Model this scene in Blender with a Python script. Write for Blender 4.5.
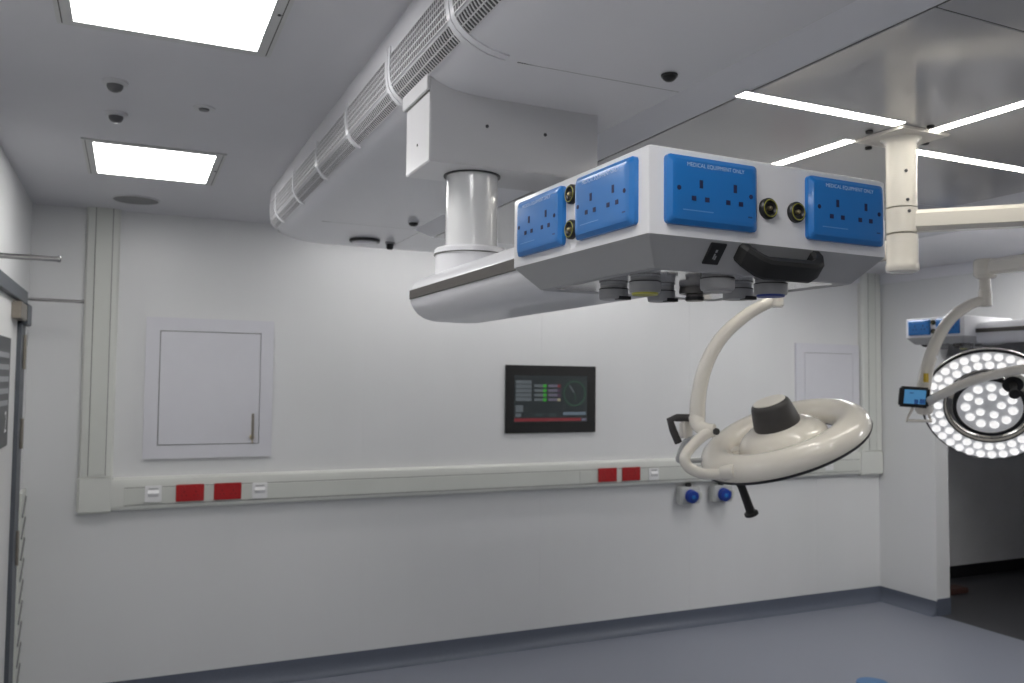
import bpy, bmesh, math, random
from mathutils import Vector, Matrix
random.seed(4)
sc = bpy.context.scene
for o in list(bpy.data.objects):
    bpy.data.objects.remove(o)
COL = sc.collection
H = 1.73                      # eye height: shapes below are measured from the eye level, roots lift them by H
PI = math.pi

# ------------------------------------------------------------------ camera
cd = bpy.data.cameras.new('camera')
cam = bpy.data.objects.new('camera', cd)
COL.objects.link(cam)
cd.sensor_width = 36.0
cd.lens = 838.43 / 1024 * 36.0
cd.clip_start = 0.02
cd.dof.use_dof = True
cd.dof.focus_distance = 1.2
cd.dof.aperture_fstop = 9.0
R_ = Vector((0.91018, -0.41408, 0.01046)); W_ = Vector((0.41328, 0.90939, 0.04668))
R_.normalize(); W_ = (W_ - R_ * W_.dot(R_)).normalized(); U_ = R_.cross(W_)
m = Matrix((R_, U_, -W_)).transposed().to_4x4()
m.translation = (0, 0, H)
cam.matrix_world = m
sc.camera = cam

# ------------------------------------------------------------------ view, world
sc.view_settings.view_transform = 'Standard'
sc.view_settings.look = 'None'
sc.view_settings.gamma = 1.0
sc.view_settings.use_curve_mapping = False
sc.view_settings.exposure = 1.25
sc.cycles.use_denoising = True
sc.cycles.max_bounces = 10
sc.cycles.diffuse_bounces = 6
world = bpy.data.worlds.new('world'); sc.world = world
world.use_nodes = True
world.node_tree.nodes['Background'].inputs[0].default_value = (0.5, 0.52, 0.55, 1)
world.node_tree.nodes['Background'].inputs[1].default_value = 0.02
PANEL_W = 5.1                 # emission of the ceiling light panels
RIGHT_W = 13.0                 # the assumed panels of the row right of the canopy
PERIM_W = 5.5                 # the assumed slim light between canopy end and back wall
STRIP_W = 9.0                 # emission of the canopy strip lights

# ------------------------------------------------------------------ materials
def mat(name, col, rough=0.5, metal=0.0, noise=0.0, nscale=30, bump=0.0, bscale=80, spec=0.5, coat=0.0,
        emit=None, estr=0.0, stretch=None, trans=0.0):
    M = bpy.data.materials.new(name); M.use_nodes = True
    nt = M.node_tree; b = nt.nodes['Principled BSDF']
    b.inputs['Base Color'].default_value = (*col, 1)
    b.inputs['Roughness'].default_value = rough
    b.inputs['Metallic'].default_value = metal
    b.inputs['Specular IOR Level'].default_value = spec
    b.inputs['Coat Weight'].default_value = coat
    b.inputs['Coat Roughness'].default_value = 0.08
    if trans: b.inputs['Transmission Weight'].default_value = trans
    if emit:
        b.inputs['Emission Color'].default_value = (*emit, 1)
        b.inputs['Emission Strength'].default_value = estr
    tc = nt.nodes.new('ShaderNodeTexCoord')
    src = tc.outputs['Object']
    if stretch:
        mp = nt.nodes.new('ShaderNodeMapping'); mp.inputs['Scale'].default_value = stretch
        nt.links.new(src, mp.inputs['Vector']); src = mp.outputs['Vector']
    if noise:
        n = nt.nodes.new('ShaderNodeTexNoise'); n.inputs['Scale'].default_value = nscale
        n.inputs['Detail'].default_value = 4
        nt.links.new(src, n.inputs['Vector'])
        r = nt.nodes.new('ShaderNodeValToRGB')
        r.color_ramp.elements[0].position = 0.3; r.color_ramp.elements[1].position = 0.7
        r.color_ramp.elements[0].color = (*[max(0, c * (1 - noise)) for c in col], 1)
        r.color_ramp.elements[1].color = (*[min(1, c * (1 + noise)) for c in col], 1)
        nt.links.new(n.outputs['Fac'], r.inputs['Fac'])
        nt.links.new(r.outputs['Color'], b.inputs['Base Color'])
    if bump:
        n2 = nt.nodes.new('ShaderNodeTexNoise'); n2.inputs['Scale'].default_value = bscale
        n2.inputs['Detail'].default_value = 3
        nt.links.new(src, n2.inputs['Vector'])
        bp = nt.nodes.new('ShaderNodeBump'); bp.inputs['Strength'].default_value = bump
        bp.inputs['Distance'].default_value = 0.01
        nt.links.new(n2.outputs['Fac'], bp.inputs['Height'])
        nt.links.new(bp.outputs['Normal'], b.inputs['Normal'])
    return M

M_WALL = mat('wall_cladding_white', (.72, .725, .725), .32, noise=.015, nscale=3, bump=.03, bscale=9, stretch=(1, 1, .12))
M_CEIL = mat('ceiling_white', (.66, .655, .68), .5, noise=.012, nscale=4, bump=.02, bscale=60)
M_CANOPY = mat('canopy_satin_white', (.76, .76, .79), .26, noise=.01, nscale=5)
M_PANEL = mat('canopy_gloss_panel', (.60, .59, .59), .13, noise=.02, nscale=4, bump=.01, bscale=6)
M_LIP = mat('canopy_frame_white', (.78, .78, .81), .35, noise=.01, nscale=8)
M_FLOOR = mat('floor_vinyl_blue_grey', (.225, .24, .285), .38, noise=.07, nscale=260, bump=.02, bscale=200)
M_COVE = mat('cove_skirting_slate', (.10, .115, .15), .4, noise=.05, nscale=90)
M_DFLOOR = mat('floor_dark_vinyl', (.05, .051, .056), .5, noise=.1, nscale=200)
M_DWALL = mat('unlit_room_wall_paint', (.82, .82, .83), .6, noise=.02, nscale=5)
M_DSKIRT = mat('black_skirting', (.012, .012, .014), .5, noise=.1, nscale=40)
M_TRUNK = mat('trunking_pvc', (.66, .67, .63), .38, noise=.012, nscale=10)
M_TLID = mat('trunking_lid_pvc', (.62, .635, .59), .4, noise=.012, nscale=10)
M_GROOVE = mat('groove_dark', (.13, .13, .12), .7, noise=.05, nscale=50)
M_HATCH = mat('hatch_powder_white', (.68, .68, .72), .35, noise=.01, nscale=12, bump=.02, bscale=150)
M_WHITE = mat('pendant_white_enamel', (.80, .80, .825), .28, noise=.008, nscale=14, coat=.2)
M_BLOCK = mat('mount_box_grey_white', (.60, .60, .615), .3, noise=.008, nscale=14, coat=.2)
M_UNDER = mat('pendant_underside_gloss', (.80, .80, .82), .08, noise=.01, nscale=10, coat=1.0)
M_SHELL = mat('pendant_grey_shell', (.45, .45, .455), .4, noise=.012, nscale=16)
M_COLUMN = mat('column_gloss_white', (.74, .745, .75), .16, noise=.008, nscale=12, coat=.5)
M_RAIL = mat('brushed_steel_rail', (.105, .098, .09), .5, metal=.5, noise=.12, nscale=40, stretch=(30, 1, 30))
M_BLUE = mat('socket_blue', (.013, .178, .54), .3, noise=.02, nscale=20, coat=.25)
M_PRINT = mat('print_pale_blue', (.55, .70, .88), .5, noise=.02, nscale=60)
M_PRINT2 = mat('print_faint_blue', (.12, .32, .66), .5, noise=.02, nscale=60)
M_NAVY = mat('print_navy', (.02, .07, .22), .5, noise=.02, nscale=60)
M_HOLE = mat('socket_hole_dark', (.012, .015, .07), .7, noise=.05, nscale=90)
M_BLACK = mat('black_plastic', (.013, .013, .014), .38, noise=.1, nscale=60)
M_CHAR = mat('charcoal_plastic', (.045, .042, .042), .45, noise=.06, nscale=50)
M_SOFT = mat('black_soft_grip', (.012, .012, .012), .6, noise=.1, nscale=80, bump=.03, bscale=300)
M_YGREEN = mat('yellow_green_ring', (.36, .36, .05), .4, noise=.05, nscale=60)
M_BRASS = mat('terminal_brass', (.62, .52, .30), .3, metal=1.0, noise=.05, nscale=60)
M_STEEL = mat('polished_steel', (.55, .54, .52), .2, metal=1.0, noise=.04, nscale=30)
M_SCREW = mat('screw_steel', (.50, .52, .56), .3, metal=.9, noise=.04, nscale=80)
M_DOT = mat('screw_hole_dark', (.05, .05, .055), .6, noise=.05, nscale=80)
M_OUTLET = mat('gas_outlet_grey', (.36, .36, .37), .4, noise=.02, nscale=50)
M_OYEL = mat('gas_yellow_face', (.55, .53, .10), .45, noise=.04, nscale=50)
M_OBLUE = mat('gas_blue_face', (.03, .06, .30), .45, noise=.04, nscale=50)
M_ODARK = mat('gas_adapter_dark_metal', (.16, .15, .145), .3, metal=.8, noise=.08, nscale=60)
M_CREAM = mat('lamp_cream_enamel', (.84, .80, .725), .22, noise=.008, nscale=12, coat=.5)
M_CREAM2 = mat('lamp_cap_cream', (.76, .73, .68), .5, noise=.01, nscale=20)
M_GREYP = mat('grey_bracket', (.42, .43, .44), .35, noise=.03, nscale=30)
M_LEDDISH = mat('led_reflector_dish', (.85, .85, .86), .25, metal=.1, noise=.05, nscale=40, emit=(.97, .98, 1), estr=.12)  # weak emission stands in for LED light caught by the dish
M_LED = mat('led_lens_lit', (.9, .9, .9), .1, noise=.01, nscale=40, emit=(1, .98, .96), estr=.33)
M_FACE = mat('lamp_face_clear_cover', (.80, .80, .81), .12, noise=.06, nscale=30, coat=.5, emit=(.95, .97, 1), estr=.05)  # slight glow put into the clear cover to brighten the lit face
M_SCRB = mat('lcd_blue', (.03, .10, .20), .2, noise=.02, nscale=30, emit=(.10, .33, .62), estr=.2)
M_SCRD = mat('lcd_dark_tile', (.01, .02, .05), .2, noise=.02, nscale=30, emit=(.01, .04, .12), estr=.5)
M_YEL = mat('yellow_sticker', (.72, .50, .03), .5, noise=.03, nscale=60)
M_RED = mat('socket_red', (.40, .008, .010), .35, noise=.04, nscale=30, coat=.2)
M_REDD = mat('socket_red_dark', (.11, .003, .004), .5, noise=.05, nscale=60)
M_SWITCH = mat('switch_white', (.80, .80, .80), .3, noise=.008, nscale=30)
M_INDBOX = mat('industrial_box_grey', (.48, .49, .48), .45, noise=.02, nscale=30)
M_INDBLUE = mat('industrial_blue', (.012, .045, .30), .35, noise=.04, nscale=40)
M_FRAME = mat('door_frame_slate', (.085, .095, .11), .45, noise=.03, nscale=30)
M_DOOR = mat('door_leaf_white', (.70, .70, .69), .4, noise=.01, nscale=8)
M_NOTICE = mat('notice_charcoal', (.06, .063, .07), .45, noise=.03, nscale=40)
M_NPRINT = mat('notice_grey_print', (.30, .31, .33), .5, noise=.03, nscale=60)
M_HINGE = mat('hinge_dull_steel', (.30, .27, .23), .4, metal=.8, noise=.06, nscale=40)
M_DIFF = mat('panel_diffuser_lit', (.9, .9, .9), .5, noise=.005, nscale=5, emit=(1.0, .985, .965), estr=PANEL_W)
M_DIFFR = mat('assumed_right_panel_diffuser_lit', (.9, .9, .9), .5, noise=.005, nscale=5, emit=(1.0, .985, .965), estr=RIGHT_W)
M_DIFFP = mat('assumed_perimeter_diffuser_lit', (.9, .9, .9), .5, noise=.005, nscale=5, emit=(1.0, .985, .965), estr=PERIM_W)
M_STRIP = mat('strip_diffuser_lit', (.9, .9, .88), .5, noise=.005, nscale=5, emit=(1.0, .96, .87), estr=STRIP_W)
M_LFRAME = mat('light_frame_grey', (.60, .60, .59), .45, noise=.015, nscale=20)
M_SPEAK = mat('mesh_grille_slot_shade_grey', (.22, .22, .22), .6, noise=.1, nscale=300, bump=.1, bscale=400)
M_DET = mat('detector_white', (.60, .60, .61), .4, noise=.015, nscale=40)
M_DETD = mat('detector_lens_grey', (.10, .10, .105), .3, noise=.03, nscale=40)
M_BEZEL = mat('monitor_bezel_black', (.006, .006, .006), .4, noise=.05, nscale=40)
M_BROWN = mat('red_brown_block', (.06, .024, .018), .6, noise=.15, nscale=30)
M_BLUEDISC = mat('blue_disc_vinyl', (.07, .17, .34), .45, noise=.04, nscale=60)
M_SLAT = mat('grille_slat_white', (.60, .60, .62), .45, noise=.01, nscale=40)
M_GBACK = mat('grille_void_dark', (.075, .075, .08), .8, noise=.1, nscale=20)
def lcd(name, col, s=1.0):
    return mat(name, tuple(c * .2 for c in col), .25, noise=.02, nscale=30, emit=col, estr=s * .32)

# ------------------------------------------------------------------ mesh helpers
class MB:
    """Collects shapes; org is subtracted on build, M (optional) maps local shape coordinates first."""
    def __init__(s, M=None):
        s.bm = bmesh.new(); s.M = M or Matrix.Identity(4)
    def _v(s, p): return s.bm.verts.new(s.M @ Vector(p))
    def box(s, lo, hi, bev=0.0, seg=2):
        b = bmesh.new()
        xs, ys, zs = (lo[0], hi[0]), (lo[1], hi[1]), (lo[2], hi[2])
        v = [b.verts.new((x, y, z)) for x in xs for y in ys for z in zs]
        for f in ((0, 1, 3, 2), (4, 6, 7, 5), (0, 4, 5, 1), (2, 3, 7, 6), (0, 2, 6, 4), (1, 5, 7, 3)):
            b.faces.new([v[i] for i in f])
        if bev > 0:
            bmesh.ops.bevel(b, geom=list(b.edges), offset=bev, segments=seg, affect='EDGES', clamp_overlap=True)
        s.add(b); return s
    def add(s, b, M=None):
        mp = {}
        for v in b.verts:
            mp[v] = s._v((M @ v.co) if M else v.co)
        for f in b.faces:
            try: s.bm.faces.new([mp[v] for v in f.verts])
            except ValueError: pass
        b.free()
    def hull(s, pts, faces):
        v = [s._v(p) for p in pts]
        for f in faces: s.bm.faces.new([v[i] for i in f])
        return s
    def loft(s, rings, cap=True, closed=True):
        rr = [[s._v(p) for p in r] for r in rings]
        n = len(rr[0])
        for a, b in zip(rr, rr[1:]):
            for i in range(n if closed else n - 1):
                j = (i + 1) % n
                s.bm.faces.new((a[i], a[j], b[j], b[i]))
        if cap and closed:
            s.bm.faces.new(list(reversed(rr[0]))); s.bm.faces.new(rr[-1])
        return s
    def lathe(s, prof, c=(0, 0, 0), axis=(0, 0, 1), n=32, cap=True, a0=0.0, a1=2 * PI):
        ax = Vector(axis).normalized()
        t = Vector((1, 0, 0)) if abs(ax.x) < .9 else Vector((0, 1, 0))
        u = ax.cross(t).normalized(); w = ax.cross(u); c = Vector(c)
        full = abs(a1 - a0 - 2 * PI) < 1e-6
        k = n if full else n + 1
        rings = []
        for r, z in prof:
            rings.append([c + ax * z + (u * math.cos(a0 + (a1 - a0) * i / n) + w * math.sin(a0 + (a1 - a0) * i / n)) * max(r, 1e-5) for i in range(k)])
        if cap and full and len(prof) >= 4 and prof[0][0] > 1e-4 and prof[-1][0] > 1e-4:
            s.loft(rings + [rings[0]], cap=False); bmesh.ops.remove_doubles(s.bm, verts=s.bm.verts, dist=1e-7); return s
        s.loft(rings, cap=cap and full, closed=full); return s
    def tube(s, path, r, n=14, cap=True, flat=1.0):
        P = [Vector(p) for p in path]
        rad = r if isinstance(r, (list, tuple)) else [r] * len(P)
        rings = []; prev = None
        for i, p in enumerate(P):
            d = (P[min(i + 1, len(P) - 1)] - P[max(i - 1, 0)]).normalized()
            if prev is None:
                t = Vector((0, 0, 1)) if abs(d.z) < .9 else Vector((1, 0, 0))
                u = d.cross(t).normalized()
            else:
                u = (prev - d * prev.dot(d)).normalized()
            prev = u; w = d.cross(u)
            rings.append([p + u * math.cos(2 * PI * k / n) * rad[i] + w * math.sin(2 * PI * k / n) * rad[i] * flat for k in range(n)])
        s.loft(rings, cap=cap); return s

def smooth_path(pts, n=6):
    P = [Vector(p) for p in pts]; out = []
    for i in range(len(P) - 1):
        p0, p1, p2, p3 = P[max(i - 1, 0)], P[i], P[i + 1], P[min(i + 2, len(P) - 1)]
        for k in range(n):
            t = k / n
            out.append(.5 * ((2 * p1) + (p2 - p0) * t + (2 * p0 - 5 * p1 + 4 * p2 - p3) * t * t + (3 * p1 - p0 - 3 * p2 + p3) * t ** 3))
    out.append(P[-1]); return out

def finish(name, mb, m, parent=None, org=(0, 0, 0), smooth=35, stuff=False):
    bm = mb.bm
    bmesh.ops.translate(bm, verts=bm.verts, vec=-Vector(org))
    bmesh.ops.recalc_face_normals(bm, faces=bm.faces)
    me = bpy.data.meshes.new(name); bm.to_mesh(me); bm.free()
    if smooth:
        me.polygons.foreach_set('use_smooth', [True] * len(me.polygons))
        me.set_sharp_from_angle(angle=math.radians(smooth))
    me.materials.append(m)
    o = bpy.data.objects.new(name, me); COL.objects.link(o)
    if parent: o.parent = parent
    if stuff: o['kind'] = 'stuff'
    return o

class Thing:
    def __init__(s, name, label, cat, org, rz=0.0, group=None):
        s.org = org; o = bpy.data.objects.new(name, None); COL.objects.link(o)
        o.empty_display_size = .1
        o.location = (org[0], org[1], org[2] + H); o.rotation_euler = (0, 0, rz)
        o['label'] = label; o['category'] = cat
        if group: o['group'] = group
        s.o = o
    def part(s, name, mb, m, parent=None, label=None, **k):
        p = finish(name, mb, m, parent or s.o, s.org, **k)
        if label: p['label'] = label
        return p
def single(name, mb, m, label, cat, org, group=None, **k):
    o = finish(name, mb, m, None, org, **k)
    o.location = (org[0], org[1], org[2] + H)
    o['label'] = label; o['category'] = cat
    if group: o['group'] = group
    return o
def struct(name, mb, m, parent=None, label=None, **k):
    o = finish(name, mb, m, parent, (0, 0, 0), **k)
    if parent is None:
        o.location = (0, 0, H); o['kind'] = 'structure'
    if label: o['label'] = label
    return o
def copy_tree(o, parent=None):
    c = o.copy(); COL.objects.link(c)
    if parent: c.parent = parent
    for ch in list(o.children): copy_tree(ch, c)
    return c
def text_mesh(body, size, thick=0.0):
    cu = bpy.data.curves.new('lettering', 'FONT'); cu.body = body; cu.size = size
    cu.align_x = 'CENTER'; cu.align_y = 'CENTER'; cu.extrude = thick
    o = bpy.data.objects.new('lettering', cu); COL.objects.link(o)
    dg = bpy.context.evaluated_depsgraph_get()
    me = bpy.data.meshes.new_from_object(o.evaluated_get(dg))
    bpy.data.objects.remove(o); bpy.data.curves.remove(cu)
    b = bmesh.new(); b.from_mesh(me); bpy.data.meshes.remove(me)
    return b

# ------------------------------------------------------------------ setting: shell
ZF, ZC = -1.73, .90
XL, XR, YB, YN = -.49, 5.56, 5.0, -2.6
struct('floor', MB().box((XL - .1, YN - .1, ZF - .1), (XR + .02, YB + .1, ZF)), M_FLOOR, smooth=0, label='speckled blue grey vinyl floor')
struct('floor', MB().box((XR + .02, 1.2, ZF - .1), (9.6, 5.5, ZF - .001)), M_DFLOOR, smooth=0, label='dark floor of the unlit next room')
struct('ceiling', MB().box((XL - .1, YN - .1, ZC), (XR + .14, YB + .1, ZC + .1)), M_CEIL, smooth=0)
struct('ceiling', MB().box((XR + .14, 1.2, ZC), (9.6, 5.5, ZC + .1)), M_DWALL, smooth=0, label='ceiling of the unlit next room')
wb = struct('wall_back', MB().box((XL - .1, YB + .0012, ZF), (XR + .14, YB + .1, ZC)), M_WALL, smooth=0)
px = [XL, .09, 1.29, 2.49, 3.69, 4.89, XR]
for a, b in zip(px, px[1:]):
    struct('cladding_panel', MB().box((a + .0006, YB, ZF), (b - .0006, YB + .004, ZC)), M_WALL, parent=wb, smooth=0)
struct('wall_left', MB().box((XL - .1, YN, ZF), (XL, YB, ZC)), M_WALL, smooth=0)
struct('wall_near', MB().box((XL - .1, YN - .1, ZF), (XR + .14, YN, ZC)), M_WALL, smooth=0)
OY0, OY1, OZ = 2.3, 4.476, .331
wr = MB().box((XR, OY1, ZF), (XR + .14, YB, ZC)).box((XR, YN, ZF), (XR + .14, OY0, ZC)).box((XR, OY0, OZ), (XR + .14, OY1, ZC))
struct('wall_right', wr, M_WALL, smooth=0, label='white wall with a wide doorless opening')
struct('wall_next_room_back', MB().box((XR + .14, 5.3, ZF), (9.6, 5.4, ZC)), M_DWALL, smooth=0)
struct('wall_next_room_right', MB().box((9.5, 1.2, ZF), (9.6, 5.3, ZC)), M_DWALL, smooth=0)
struct('wall_next_room_near', MB().box((XR + .14, 1.2, ZF), (9.5, 1.3, ZC)), M_DWALL, smooth=0)
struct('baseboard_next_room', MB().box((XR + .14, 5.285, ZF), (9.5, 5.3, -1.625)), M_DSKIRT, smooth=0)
# coved skirting: profile (distance from wall, z)
cv = [(.0, -1.622), (.006, -1.622), (.008, -1.66), (.016, -1.695), (.032, -1.716), (.06, -1.728), (.06, -1.732), (0, -1.732)]
def cove(name, a, b, nrm):
    a = Vector(a); b = Vector(b); n = Vector(nrm)
    mbx = MB(); mbx.loft([[a + n * d + Vector((0, 0, z)) for d, z in cv], [b + n * d + Vector((0, 0, z)) for d, z in cv]])
    return struct(name, mbx, M_COVE)
cove('baseboard_back', (XL, YB, 0), (XR, YB, 0), (0, -1, 0))
cove('baseboard_right', (XR, YB, 0), (XR, OY1, 0), (-1, 0, 0))
cove('baseboard_right', (XR, OY0, 0), (XR, YN, 0), (-1, 0, 0))
cove('baseboard_left', (XL, 4.85, 0), (XL, YB, 0), (1, 0, 0))
struct('baseboard_opening', MB().box((XR, OY1 - .008, ZF), (XR + .14, OY1, -1.605)), M_COVE, smooth=0)
struct('trim_1', MB().box((XR - .02, YN, .816), (XR, YB, ZC), .004), M_LIP, label='pale coving strip along the top of the right wall')
struct('trim_2', MB().box((2.6, YB - .02, .816), (XR - .02, YB, ZC), .004), M_LIP)

# ------------------------------------------------------------------ ventilation canopy
CZ, PZ = .687, .6585
cx0, cx1, cy0, cy1, CR = .586, 3.48, -1.2, 4.42, .34
prof = [(0, .90), (0, .84), (0, .79), (.004, .757), (.014, .740), (.031, .724), (.055, .709), (.09, .696), (.14, .689), (.20, CZ)]
def rrect(nc=8):
    P = []
    for (cx, cy, a) in ((cx1 - CR, cy1 - CR, 0), (cx0 + CR, cy1 - CR, 90), (cx0 + CR, cy0 + CR, 180), (cx1 - CR, cy0 + CR, 270)):
        for k in range(nc + 1):
            t = math.radians(a + 90 * k / nc)
            P.append((Vector((cx, cy)), Vector((math.cos(t), math.sin(t)))))
    return P
can = Thing('ventilation_canopy', 'long white ceiling canopy with curved slotted side and flat underside panels', 'canopy', (2.1, 1.73, ZC))
mb = MB(); rings = []
for d, z in prof:
    rings.append([(c.x + n.x * (CR - d), c.y + n.y * (CR - d), z) for c, n in rrect()])
mb.loft(rings, cap=False)
mb.bm.faces.new([v for v in mb.bm.verts][-len(rings[0]):])
can.part('shell', mb, M_CANOPY, smooth=50)
# underside: fine cross joints, dropped centre frame with gloss panels
def slab(name, x0, y0, x1, y1, z0, z1, m, g=.002, **k):
    return can.part(name, MB().box((x0 + g, y0 + g, z0), (x1 - g, y1 - g, z1), .0015, 1), m, smooth=0, **k)
PXA, PX0, PX1 = 1.165, 1.247, 2.75
for y in (1.62, 3.655):
    can.part('cross_joint', MB().box((.742, y - .0007, CZ - .0003), (PXA, y + .0007, CZ + .001)), M_GROOVE, smooth=0)
can.part('panel_frame', MB().hull([(PXA, -.95, CZ), (PX0, -.95, PZ), (PX1, -.95, PZ), (PX1 + .08, -.95, CZ), (PXA, 3.66, CZ), (PX0, 3.66, PZ), (PX1, 3.66, PZ), (PX1 + .08, 3.66, CZ)],
         [(0, 1, 5, 4), (1, 2, 6, 5), (2, 3, 7, 6), (0, 3, 2, 1), (4, 5, 6, 7), (0, 4, 7, 3)]), M_LIP, smooth=0)
can.part('frame_joint', MB().box((PX0 - .04, 3.66, CZ - .0004), (PX0 - .038, 4.2, CZ + .001)), M_GROOVE, smooth=0)
can.part('joint_plate', MB().box((PX0 + .008, -.93, PZ - .0006), (PX1 - .008, 3.650, PZ + .0005)), M_GROOVE, smooth=0)
yq = [-.94, -.14, 1.0, 2.14, 3.655]
for a, b in zip(yq, yq[1:]):
    slab('gloss_panel', PX0 + .010, a, PX1 - .010, b, PZ - .0022, PZ + .0005, M_PANEL)
# slotted side: modules between posts, each of two slat fields
arc = [Vector((cx0 + d, z)) for d, z in prof]
seglen = [0]
for a, b in zip(arc, arc[1:]): seglen.append(seglen[-1] + (b - a).length)
def onprof(s, off):
    for i in range(len(arc) - 1):
        if s <= seglen[i + 1] or i == len(arc) - 2:
            t = (s - seglen[i]) / (seglen[i + 1] - seglen[i]); p = arc[i].lerp(arc[i + 1], t)
            break
    def nrm(j):
        a = arc[max(j - 1, 0)]; b = arc[min(j + 1, len(arc) - 1)]; d = (b - a).normalized(); return Vector((d.y, -d.x)) * 1
    n = nrm(i).lerp(nrm(i + 1), t).normalized()
    if n.x > 0: n = -n
    return p + n * off
YC = cy1 - CR
def plan(p, y):                  # follows the rounded far corner: y is arc length along the canopy edge
    if y <= YC: return (p.x, y, p.y)
    t = (y - YC) / CR; r = CR - (p.x - cx0)
    return (cx0 + CR - r * math.cos(t), YC + r * math.sin(t), p.y)
def strip_patch(mbx, y0, y1, s0, s1, off, th, n=5):
    A = [onprof(s0 + (s1 - s0) * k / n, off) for k in range(n + 1)]
    B = [onprof(s0 + (s1 - s0) * k / n, off - th) for k in range(n + 1)]
    ring = A + B[::-1]
    m_ = 1 if y1 <= YC else max(1, int((y1 - y0) / .05))
    mbx.loft([[plan(p, y0 + (y1 - y0) * k / m_) for p in ring] for k in range(m_ + 1)])
def slat(mbx, y0, y1, s0, s1, off, n=3):
    A = [onprof(s0 + (s1 - s0) * k / n, off) for k in range(n + 1)]
    B = [onprof(s0 + (s1 - s0) * k / n, off - .0015) for k in range(n + 1)]
    mbx.loft([[plan(p, y0) for p in B], [plan(p, y0) for p in A], [plan(p, y1) for p in A], [plan(p, y1) for p in B]], cap=False, closed=False)
FIELDS = [(.068, .143, 5), (.151, .192, 2)]
proto = None
posts = [4.40, 3.925, 3.465, 3.00, 2.54, 2.08, 1.62, 1.16, .70, .24, -.22, -.68]
for i in range(len(posts) - 1):
    y1, y0 = posts[i] - .018, posts[i + 1] + .018
    gl = y1 - y0
    for fi, (s0, s1, rows) in enumerate(FIELDS):
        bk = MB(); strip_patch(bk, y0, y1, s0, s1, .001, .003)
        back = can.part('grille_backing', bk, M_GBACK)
        g = MB()
        for r in range(rows + 1):
            q = s0 + (s1 - s0) * r / rows
            strip_patch(g, y0, y1, q - .0016, q + .0016, .0035, .002, 1)
        n = int(gl / .0135)
        for k in range(n + 1):
            yy = y0 + gl * k / n
            slat(g, yy - .0020, yy + .0020, s0, s1, .0028)
        can.part('grille_slats', g, M_SLAT, parent=back, stuff=True, smooth=0)
for i, yp in enumerate(posts):
    big = abs(yp - 2.08) < .01 or abs(yp - 1.62) < .01
    p = MB(); w = .022 if big else .014
    if big:
        strip_patch(p, yp - w, yp - .0025, .045, .29, .004, .004, 12)
        strip_patch(p, yp + .0025, yp + w, .045, .29, .004, .004, 12)
    else:
        strip_patch(p, yp - w, yp + w, .052, .200, .005, .005, 9)
    can.part('grille_post', p, M_CANOPY)

# ------------------------------------------------------------------ ceiling lights
def ceiling_light(cx, cy, label, fx=.262, fy=.297, gx=.223, gy=.265, dm=None):
    t = Thing('ceiling_light', label, 'ceiling light', (cx, cy, ZC), group='square ceiling light panels')
    f = MB()
    z0 = ZC - .006
    for lo, hi in (((-fx, -fy), (fx, -gy)), ((-fx, gy), (fx, fy)), ((-fx, -gy), (-gx, gy)), ((gx, -gy), (fx, gy))):
        f.box((cx + lo[0], cy + lo[1], z0), (cx + hi[0], cy + hi[1], ZC))
    fr = t.part('frame', f, M_LFRAME, smooth=0)
    for sx in (-1, 1):
        j = MB().box((cx + sx * (fx - .012) - .0015, cy - fy + .01, z0 - .0006), (cx + sx * (fx - .012) + .0015, cy + fy - .01, z0 + .001))
        t.part('frame_joint', j, M_GROOVE, parent=fr, smooth=0)
    t.part('frame_screw', MB().lathe([(0, 0), (.005, 0), (.005, -.002), (0, -.002)], (cx + fx - .02, cy, z0), n=10), M_DOT, parent=fr)
    t.part('diffuser', MB().box((cx - gx, cy - gy, z0 + .001), (cx + gx, cy + gy, ZC - .001)), dm or M_DIFF, smooth=0)
    return t
ceiling_light(.067, 3.815, 'bright square ceiling light nearer the back wall, above the white hatch')
ceiling_light(.067, 2.085, 'bright square ceiling light cut by the top edge of the photo')
ceiling_light(.067, .36, 'assumed square ceiling light overhead of the viewer, out of view')  # unseen panel added to continue the left row and light the room
ceiling_light(.067, -1.37, 'assumed square ceiling light behind the viewer on the left, out of view')  # also added unseen, lights the room from behind
ceiling_light(4.12, 3.95, 'assumed square ceiling light hidden beyond the right edge of the canopy')  # unseen panel, added where the canopy hides it
ceiling_light(5.14, 2.95, 'assumed square ceiling light beside the distant pendant, out of view on the right', dm=M_DIFFR)  # unseen panel, assumed from the bright right wall and set close to it
ceiling_light(4.85, .6, 'assumed square ceiling light right of the canopy and level with the viewer, out of view', dm=M_DIFFR)  # assumed panel, not seen, adds light from the right

t = Thing('assumed_perimeter_light', 'assumed slim wall washing ceiling light added in the gap beyond the canopy, hidden by it', 'ceiling light', (2.15, 4.555, ZC))  # unseen fixture, assumed from the bright upper wall and added to light it
t.part('housing', MB().box((.95, 4.49, ZC - .012), (3.35, 4.62, ZC), .002, 1), M_LFRAME, smooth=0)
t.part('diffuser', MB().box((.97, 4.51, ZC - .0135), (3.33, 4.60, ZC - .0115)), M_DIFFP, smooth=0)

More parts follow.
